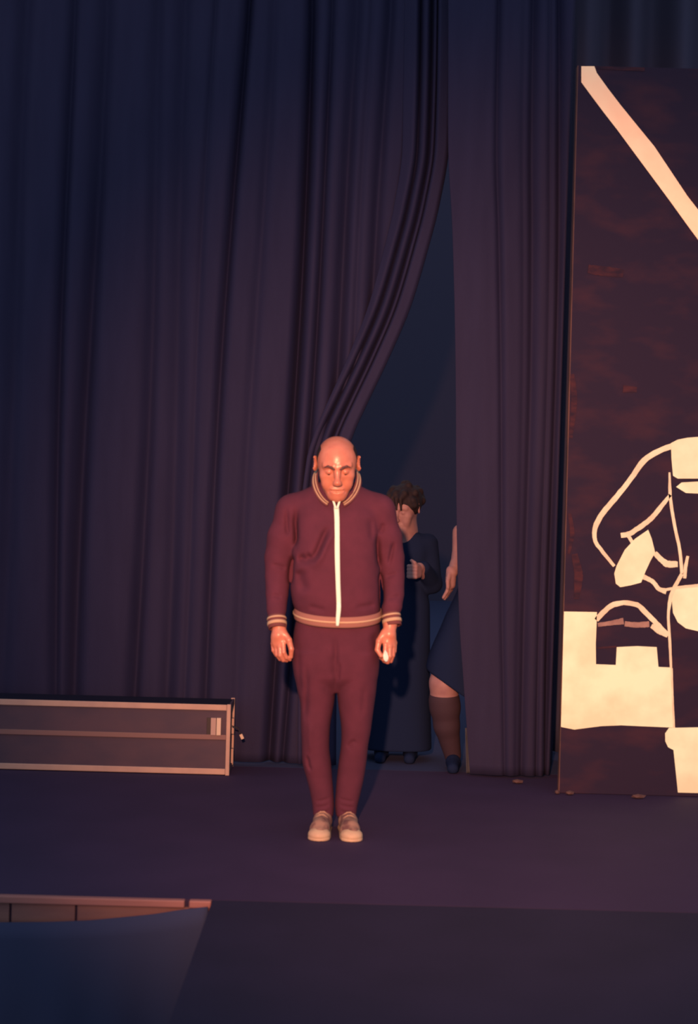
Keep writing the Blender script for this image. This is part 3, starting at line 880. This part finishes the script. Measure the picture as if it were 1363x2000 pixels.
# --- trousers
G = Field(axis((mp(560, 1300)[0], mp(755, 1300)[0], .0036)), axis((YM - .16, YM + .18, .0042)), axis((mp(0, 1602)[2], mp(0, 1190)[2], .0042)))
G.loft([sec(1194, 586, 735, .120), sec(1215, 578, 741, .126), sec(1245, 573, 743, .130), sec(1285, 571, 741, .128), sec(1318, 576, 738, .115), sec(1352, 600, 712, .055)], 0, e=2.4)
def leg(rows): return [(mp(c, y)[2], mp(c, y)[0], YM + .01 + dy, r * YM / FPX, r * YM / FPX * ry) for y, c, r, dy, ry in rows]
G.loft(leg([(1270, 612, 40, .0, 1.35), (1310, 614, 40, .0, 1.3), (1345, 617, 37.5, .0, 1.22), (1375, 619, 33, .0, 1.2), (1420, 616, 28.5, -.003, 1.2), (1460, 616, 27, .005, 1.2), (1490, 618, 28, .015, 1.2),
            (1520, 623, 25.5, .018, 1.15), (1550, 628, 23, .018, 1.15), (1580, 631, 21, .016, 1.2), (1597, 631, 19.5, .014, 1.2)]), .012, e=2.2)
G.loft(leg([(1270, 698, 42, .0, 1.3), (1310, 697, 41, .0, 1.25), (1345, 696, 39, .0, 1.2), (1375, 695.5, 35.5, .0, 1.2), (1420, 695.5, 29.5, -.003, 1.2), (1460, 692, 26.5, .005, 1.2), (1490, 688.5, 27, .015, 1.2),
            (1520, 684.5, 26.5, .018, 1.15), (1550, 680, 24.5, .018, 1.15), (1580, 676, 21.5, .016, 1.2), (1597, 675.5, 19.5, .014, 1.2)]), .006, e=2.2)
G.crease(cxz([(655, 1228), (656, 1275), (656, 1320), (655, 1352)]), .012, .012, fr)
G.crease(cxz([(648, 1270), (652, 1320)]), .006, .014, fr)
G.crease(cxz([(664, 1285), (660, 1330)]), .008, .008, fr)
G.crease(cxz([(599, 1285), (600, 1330), (598, 1375), (596, 1410)]), .008, .012, fr)
G.crease(cxz([(584, 1250), (586, 1320), (590, 1360)]), .004, .012, fr)
G.crease(cxz([(607, 1400), (606, 1440), (608, 1470)]), -.005, .012, fr)
G.crease(cxz([(600, 1470), (603, 1490), (608, 1505)]), .008, .007, fr)
G.crease(cxz([(678, 1460), (686, 1448), (696, 1440)]), .006, .010, fr)
G.crease(cxz([(727, 1230), (738, 1275)]), .007, .016, fr)
G.crease(cxz([(712, 1330), (706, 1400)]), .004, .012, fr)
for y_ in (1560, 1572, 1584):
    G.crease(cxz([(614, y_ + 4), (646, y_ - 3)]), .0035, .006, fr)
    G.crease(cxz([(660, y_ - 3), (694, y_ + 4)]), .0035, .006, fr)
trousers = G.build('trousers', M['trous'], man)

# --- shoes
def shoe(cx_px, ang):
    hx, hz = xz(cx_px, 1600, YM)
    heel = np.array((hx, YM + .085, 0.0))
    fw = np.array((math.sin(ang), -math.cos(ang), 0)); sd = np.array((math.cos(ang), math.sin(ang), 0))
    def w(a, b, c): return heel + sd * a + fw * b + np.array((0, 0, c))
    Q = np.stack([sd, fw, (0, 0, 1)], 1)
    c = w(0, .13, 0)
    def field(): return Field(axis((c[0] - .12, c[0] + .12, .0032)), axis((c[1] - .19, c[1] + .19, .0036)), axis((0.0005, .125, .0032)))
    out = [(0.0, .030), (.03, .036), (.08, .036), (.14, .042), (.20, .049), (.245, .046), (.272, .030), (.281, .010)]
    def wid(b): return np.interp(b, [o[0] for o in out], [o[1] for o in out])
    # upper
    g = field()
    g.cone(w(0, .035, .045), w(0, .10, .050), .034, .036, 0)
    g.cone(w(0, .10, .046), w(0, .19, .034), .037, .040, .02)
    g.cone(w(-.006, .19, .026), w(.004, .235, .024), .034, .028, .02)
    g.cone(w(0, .035, .06), w(0, .05, .085), .033, .034, .01)
    up = g.build('shoe', M['shoe'], man)
    # sole
    g = field()
    for b0, r in ((.034, .036), (.09, .037), (.15, .043), (.205, .048), (.232, .047)):
        for e0, r1 in ((.034, .036), (.09, .037), (.15, .043), (.205, .048), (.232, .047)):
            if 0 < e0 - b0 < .07: g.cone(w(0, b0, .0), w(0, e0, .0), r, r1, .0)
    def slabf(x, y, z): return (np.abs(z - .0125) - .0122) + 0 * x + 0 * y
    g.op((-9, -9, -1), (9, 9, 1), slabf, .004, 'i')
    s1 = g.build('sole', M['sole'], up)
    # rubber toe cap
    g = field()
    g.ell(w(0, .226, .018), (.047, .053, .030), 0, 'u', Q)
    g.op((-9, -9, -1), (9, 9, 1), lambda x, y, z: (.225 - .03 - ((x - heel[0]) * fw[0] + (y - heel[1]) * fw[1])) + 0 * z, .004, 'i')
    g.op((-9, -9, -1), (9, 9, 1), lambda x, y, z: (.003 - z) + 0 * x + 0 * y, .002, 'i')
    g.build('toe_cap', M['sole'], up)
    for i in range(4):
        b = .115 + .024 * i; h = .088 - .006 * i - .0016 * i * i
        g = Field(axis((w(0, b, 0)[0] - .05, w(0, b, 0)[0] + .05, .0026)), axis((w(0, b, 0)[1] - .05, w(0, b, 0)[1] + .05, .0026)), axis((h - .03, h + .02, .0026)))
        g.chain([w(-.024, b, h - .012), w(-.008, b + .004, h + .001), w(.008, b - .002, h + .001), w(.024, b, h - .012)], [.0036] * 4, .002)
        g.build('lace', M['lace'], up)
shoe(634, R(-5))
shoe(674, R(7))

# --- white slip in his hand
a, b = hnd(752.5, 1269, -.036), hnd(754, 1292, -.034)
bm = bmesh.new()
mid = (a + b) / 2
prof2 = [(0, .0015), (.25, .007), (.55, .011), (.8, .010), (1, .005)]
vs = []
for t, w_ in prof2:
    p = a + (b - a) * t
    vs.append([bm.verts.new((p[0] + dx * w_, p[1] + dyy, p[2])) for dx, dyy in ((-1, .002), (0, -.006), (1, .002), (0, .012))])
for i in range(len(vs) - 1):
    for j in range(4):
        bm.faces.new((vs[i][j], vs[i][(j + 1) % 4], vs[i + 1][(j + 1) % 4], vs[i + 1][j]))
bm.faces.new(vs[0]); bm.faces.new(vs[-1][::-1])
tag(bm_obj('paper_slip', bm, M['paper']), 'small folded white slip held in the fist of the man in maroon', 'paper')

# ---------------------------------------------------------------- two people in the dark behind the curtains
def figure(label, O, Q, s, pelvis, neck, arms, legs, hairfn, hem, feet, skirtsec, dress_arms, bounds, stock):
    p = thing('person', label, 'person', (pelvis[0], pelvis[1], 0))
    (x0, x1), (y0, y1), zt_ = bounds
    G = Field(axis((x0, x1, .0055)), axis((y0, y1, .0055)), axis((.02, zt_, .0055)))
    w = add_head(G, O, Q, s, neck)
    G.cone(neck, pelvis, .085, .10, .05)
    for A in arms:
        G.chain([np.array(q[:3]) for q in A['p']], A['r'], .03, .015)
        for f in A['hand']:
            G.chain([np.array(q[:3]) for q in f], [q[3] for q in f], .006, .003)
    for L in legs:
        G.chain([np.array(q[:3]) for q in L], [q[3] for q in L], .03, .02)
    G.build('body', M['skin2'], p)
    H_ = Field(axis((O[0] - .16, O[0] + .16, .005)), axis((O[1] - .16, O[1] + .17, .005)), axis((O[2] - .2, O[2] + .17, .005)))
    hairfn(H_, w, Q, s)
    H_.build('hair', M['hair'], p)
    D_ = Field(axis((x0, x1, .0065)), axis((y0, y1, .0065)), axis((.05, zt_, .0065)))
    D_.loft(skirtsec, .0, e=3.0)
    for A in dress_arms:
        D_.chain([np.array(q[:3]) for q in A], [q[3] for q in A], .03, .02)
    hem(D_)
    D_.build('dress', M['dress'], p)
    for L in stock:
        K_ = Field(axis((L[0][0] - .16, L[0][0] + .16, .005)), axis((L[0][1] - .25, L[0][1] + .16, .005)), axis((.015, .5, .005)))
        K_.chain([np.array(q[:3]) for q in L], [q[3] for q in L], .01, .02)
        K_.build('stocking', M['stocking'], p)
    for ft in feet:
        K_ = Field(axis((ft[0] - .09, ft[0] + .09, .004)), axis((ft[1] - .24, ft[1] + .10, .004)), axis((.001, .11, .004)))
        K_.chain([np.array((ft[0], ft[1] + .03, .035)), np.array((ft[0], ft[1] - .05, .040)), np.array((ft[0] - .01, ft[1] - .16, .024))], [.034, .036, .030], 0, .02)
        K_.op((-9, -9, -1), (9, 9, 1), lambda x, y, z: (.002 - z) + 0 * x + 0 * y, .002, 'i')
        K_.build('shoe', M['dress'], p)
    return p
def hand_down(wr, d, side, r=.010):
    """relaxed hand hanging from wrist wr in direction d; side = towards the thumb"""
    wr, d, side = np.array(wr, float), np.array(d, float), np.array(side, float)
    d /= np.linalg.norm(d); side /= np.linalg.norm(side)
    nn = np.cross(d, side)
    out = [[(*wr, .026), (*(wr + d * .045), .028), (*(wr + d * .075), .026)]]
    for i, L in enumerate((.068, .075, .070, .055)):
        k0 = wr + d * .075 + side * (.030 - .019 * i)
        k1 = k0 + d * L * .5 + nn * .008
        k2 = k1 + d * L * .5 + nn * .022
        out.append([(*(wr + d * .03), .016), (*k0, r * 1.1), (*k1, r), (*k2, r * .82)])
    t0 = wr + d * .02 + side * .02
    out.append([(*t0, r * 1.4), (*(t0 + d * .035 + side * .022), r * 1.2), (*(t0 + d * .070 + side * .018), r)])
    return out
def hair_curly(H_, w, Q, s):
    H_.ell(w((0, -.018, .028)), np.array((.092, .108, .095)) * s, 0, 'u', Q)
    H_.ell(w((0, .095, -.035)), np.array((.060, .070, .075)) * s, .012, 's', Q)
    rg = np.random.default_rng(3)
    for i in range(34):
        th = rg.uniform(0, 2 * math.pi); z = rg.uniform(-.3, 1)
        rr = math.sqrt(max(0, 1 - z * z))
        c = (.088 * rr * math.cos(th), -.018 + .102 * rr * math.sin(th), .028 + .09 * z)
        if c[1] > .045 and c[2] < .03: continue
        H_.ell(w(c), np.array((.022, .022, .024)) * s, .008, 'u', Q)
    for sx in (-.030, -.004, .022):
        H_.cone(w((sx, .088, .07)), w((sx + .008, .100, .012)), .010 * s, .006 * s, .008)
# woman just behind the man's shoulder
AY = 7.72
ao = pt(789, 990, AY)
Aq = head_rot(R(16), R(-28), R(4))
an = np.array((ao[0] - .005, AY + .05, ao[2] - .15))
ap = np.array((ao[0] - .01, AY + .06, .82))
fist = pt(807, 1116, AY - .20)
armA = {'p': [(ao[0] + .15, AY + .06, 1.20), (ao[0] + .17, AY + .03, .98), (fist[0] + .035, fist[1] + .05, fist[2] + .02)], 'r': [.045, .038, .027], 'hand': []}
for i in range(4):
    zz = fist[2] + .028 - .019 * i
    armA['hand'].append([(fist[0] + .030, fist[1] + .03, zz * .7 + fist[2] * .3, .018), (fist[0] + .012, fist[1] - .018, zz, .0115), (fist[0] - .022, fist[1] - .022, zz, .0108), (fist[0] - .026, fist[1] + .004, zz, .010), (fist[0] - .006, fist[1] + .012, zz, .009)])
armA['hand'].append([(fist[0] + .02, fist[1] + .01, fist[2] + .03, .014), (fist[0] + .004, fist[1] - .022, fist[2] + .046, .0115), (fist[0] - .012, fist[1] - .022, fist[2] + .058, .010)])
armA2 = {'p': [(ao[0] - .16, AY + .06, 1.20), (ao[0] - .20, AY + .05, .96), (ao[0] - .17, AY - .03, .78)], 'r': [.045, .038, .027], 'hand': hand_down((ao[0] - .17, AY - .03, .78), (0, -.1, -1), (.6, -.8, 0))}
def hemA(D_): pass
figure('person in black peering out of the dark gap behind the man in maroon', ao, Aq, 1.02, ap, an, [armA, armA2],
       [[(ap[0] - .08, AY + .06, .80, .08), (ap[0] - .08, AY + .05, .45, .055), (ap[0] - .08, AY + .07, .06, .036)], [(ap[0] + .08, AY + .06, .80, .08), (ap[0] + .08, AY + .05, .45, .055), (ap[0] + .08, AY + .07, .06, .036)]],
       hair_curly, hemA, [(ap[0] - .08, AY + .05), (ap[0] + .08, AY + .05)],
       [(.06, ap[0], AY + .06, .20, .17), (.5, ap[0], AY + .06, .18, .15), (.85, ap[0], AY + .06, .17, .13), (1.0, ap[0], AY + .06, .14, .11), (1.15, ap[0], AY + .06, .16, .115), (1.22, ap[0], AY + .06, .155, .09), (1.27, ap[0], AY + .06, .085, .07)],
       [[(ao[0] + .14, AY + .06, 1.20, .058), (ao[0] + .17, AY + .03, .98, .052), (fist[0] + .06, fist[1] + .09, fist[2] + .015, .040)], [(ao[0] - .15, AY + .06, 1.20, .058), (ao[0] - .20, AY + .05, .96, .052), (ao[0] - .175, AY - .02, .80, .040)]],
       ((ao[0] - .36, ao[0] + .36), (AY - .30, AY + .28), ao[2] + .17), [])
# person half hidden by the straight curtain, one leg showing
BY = 7.52
knee = pt(866, 1345, BY - .06); ank = pt(884, 1490, BY - .02)
bo = np.array((.74, BY + .03, 1.50)); bn = np.array((.74, BY + .05, 1.36)); bp_ = np.array((.73, BY + .04, .82))
wr = pt(879, 1118, BY - .10)
armB = {'p': [(.612, BY + .04, 1.27), (.604, BY - .01, 1.14), (wr[0] + .012, wr[1], wr[2])], 'r': [.048, .042, .029], 'hand': hand_down(wr + np.array((.004, 0, .01)), (.0, -.15, -1), (-.45, -.9, 0))}
armB2 = {'p': [(.88, BY + .05, 1.29), (.93, BY + .06, 1.02), (.91, BY + .0, .82)], 'r': [.048, .040, .028], 'hand': hand_down((.91, BY + .0, .82), (0, -.1, -1), (-.5, -.8, 0))}
legB = [[(bp_[0] - .09, BY + .03, .80, .090), (knee[0] + .004, knee[1], knee[2] + .03, .078), (knee[0] + .006, knee[1] + .008, knee[2] - .07, .074), (knee[0] + .022, knee[1] + .022, knee[2] - .19, .058), (ank[0], ank[1] + .02, .07, .038)],
        [(bp_[0] + .09, BY + .05, .80, .090), (bp_[0] + .08, BY + .05, .45, .06), (bp_[0] + .08, BY + .07, .07, .038)]]
def hemB(D_):
    # hem runs down from left to right across the knee
    (ax_, az_), (bx_, bz_) = xz(838, 1314, BY - .12), xz(900, 1356, BY - .12)
    sl = (bz_ - az_) / (bx_ - ax_)
    D_.op((-9, -9, -1), (9, 9, 9), lambda x, y, z: (az_ + sl * (x - ax_) - z) / math.sqrt(1 + sl * sl) + 0 * y, .01, 'i')
figure('person in dark dress half hidden by the straight curtain, bare knee showing', bo, head_rot(R(5), R(10)), 1.0, bp_, bn, [armB, armB2], legB, hair_curly, hemB,
       [(ank[0], ank[1] + .02), (bp_[0] + .08, BY + .07)],
       [(.25, .655, BY + .01, .245, .175), (.55, .665, BY + .01, .225, .17), (.80, .71, BY + .02, .18, .15), (1.02, .74, BY + .04, .13, .11), (1.2, .74, BY + .04, .145, .11), (1.31, .74, BY + .05, .14, .08), (1.36, .74, BY + .05, .08, .06)],
       [], ((.36, 1.10), (BY - .30, BY + .30), 1.70),
       [[(knee[0] + .006, knee[1] + .008, knee[2] - .062, .083), (knee[0] + .012, knee[1] + .014, knee[2] - .10, .080), (knee[0] + .024, knee[1] + .025, knee[2] - .20, .068), (ank[0], ank[1] + .02, .07, .046)]])
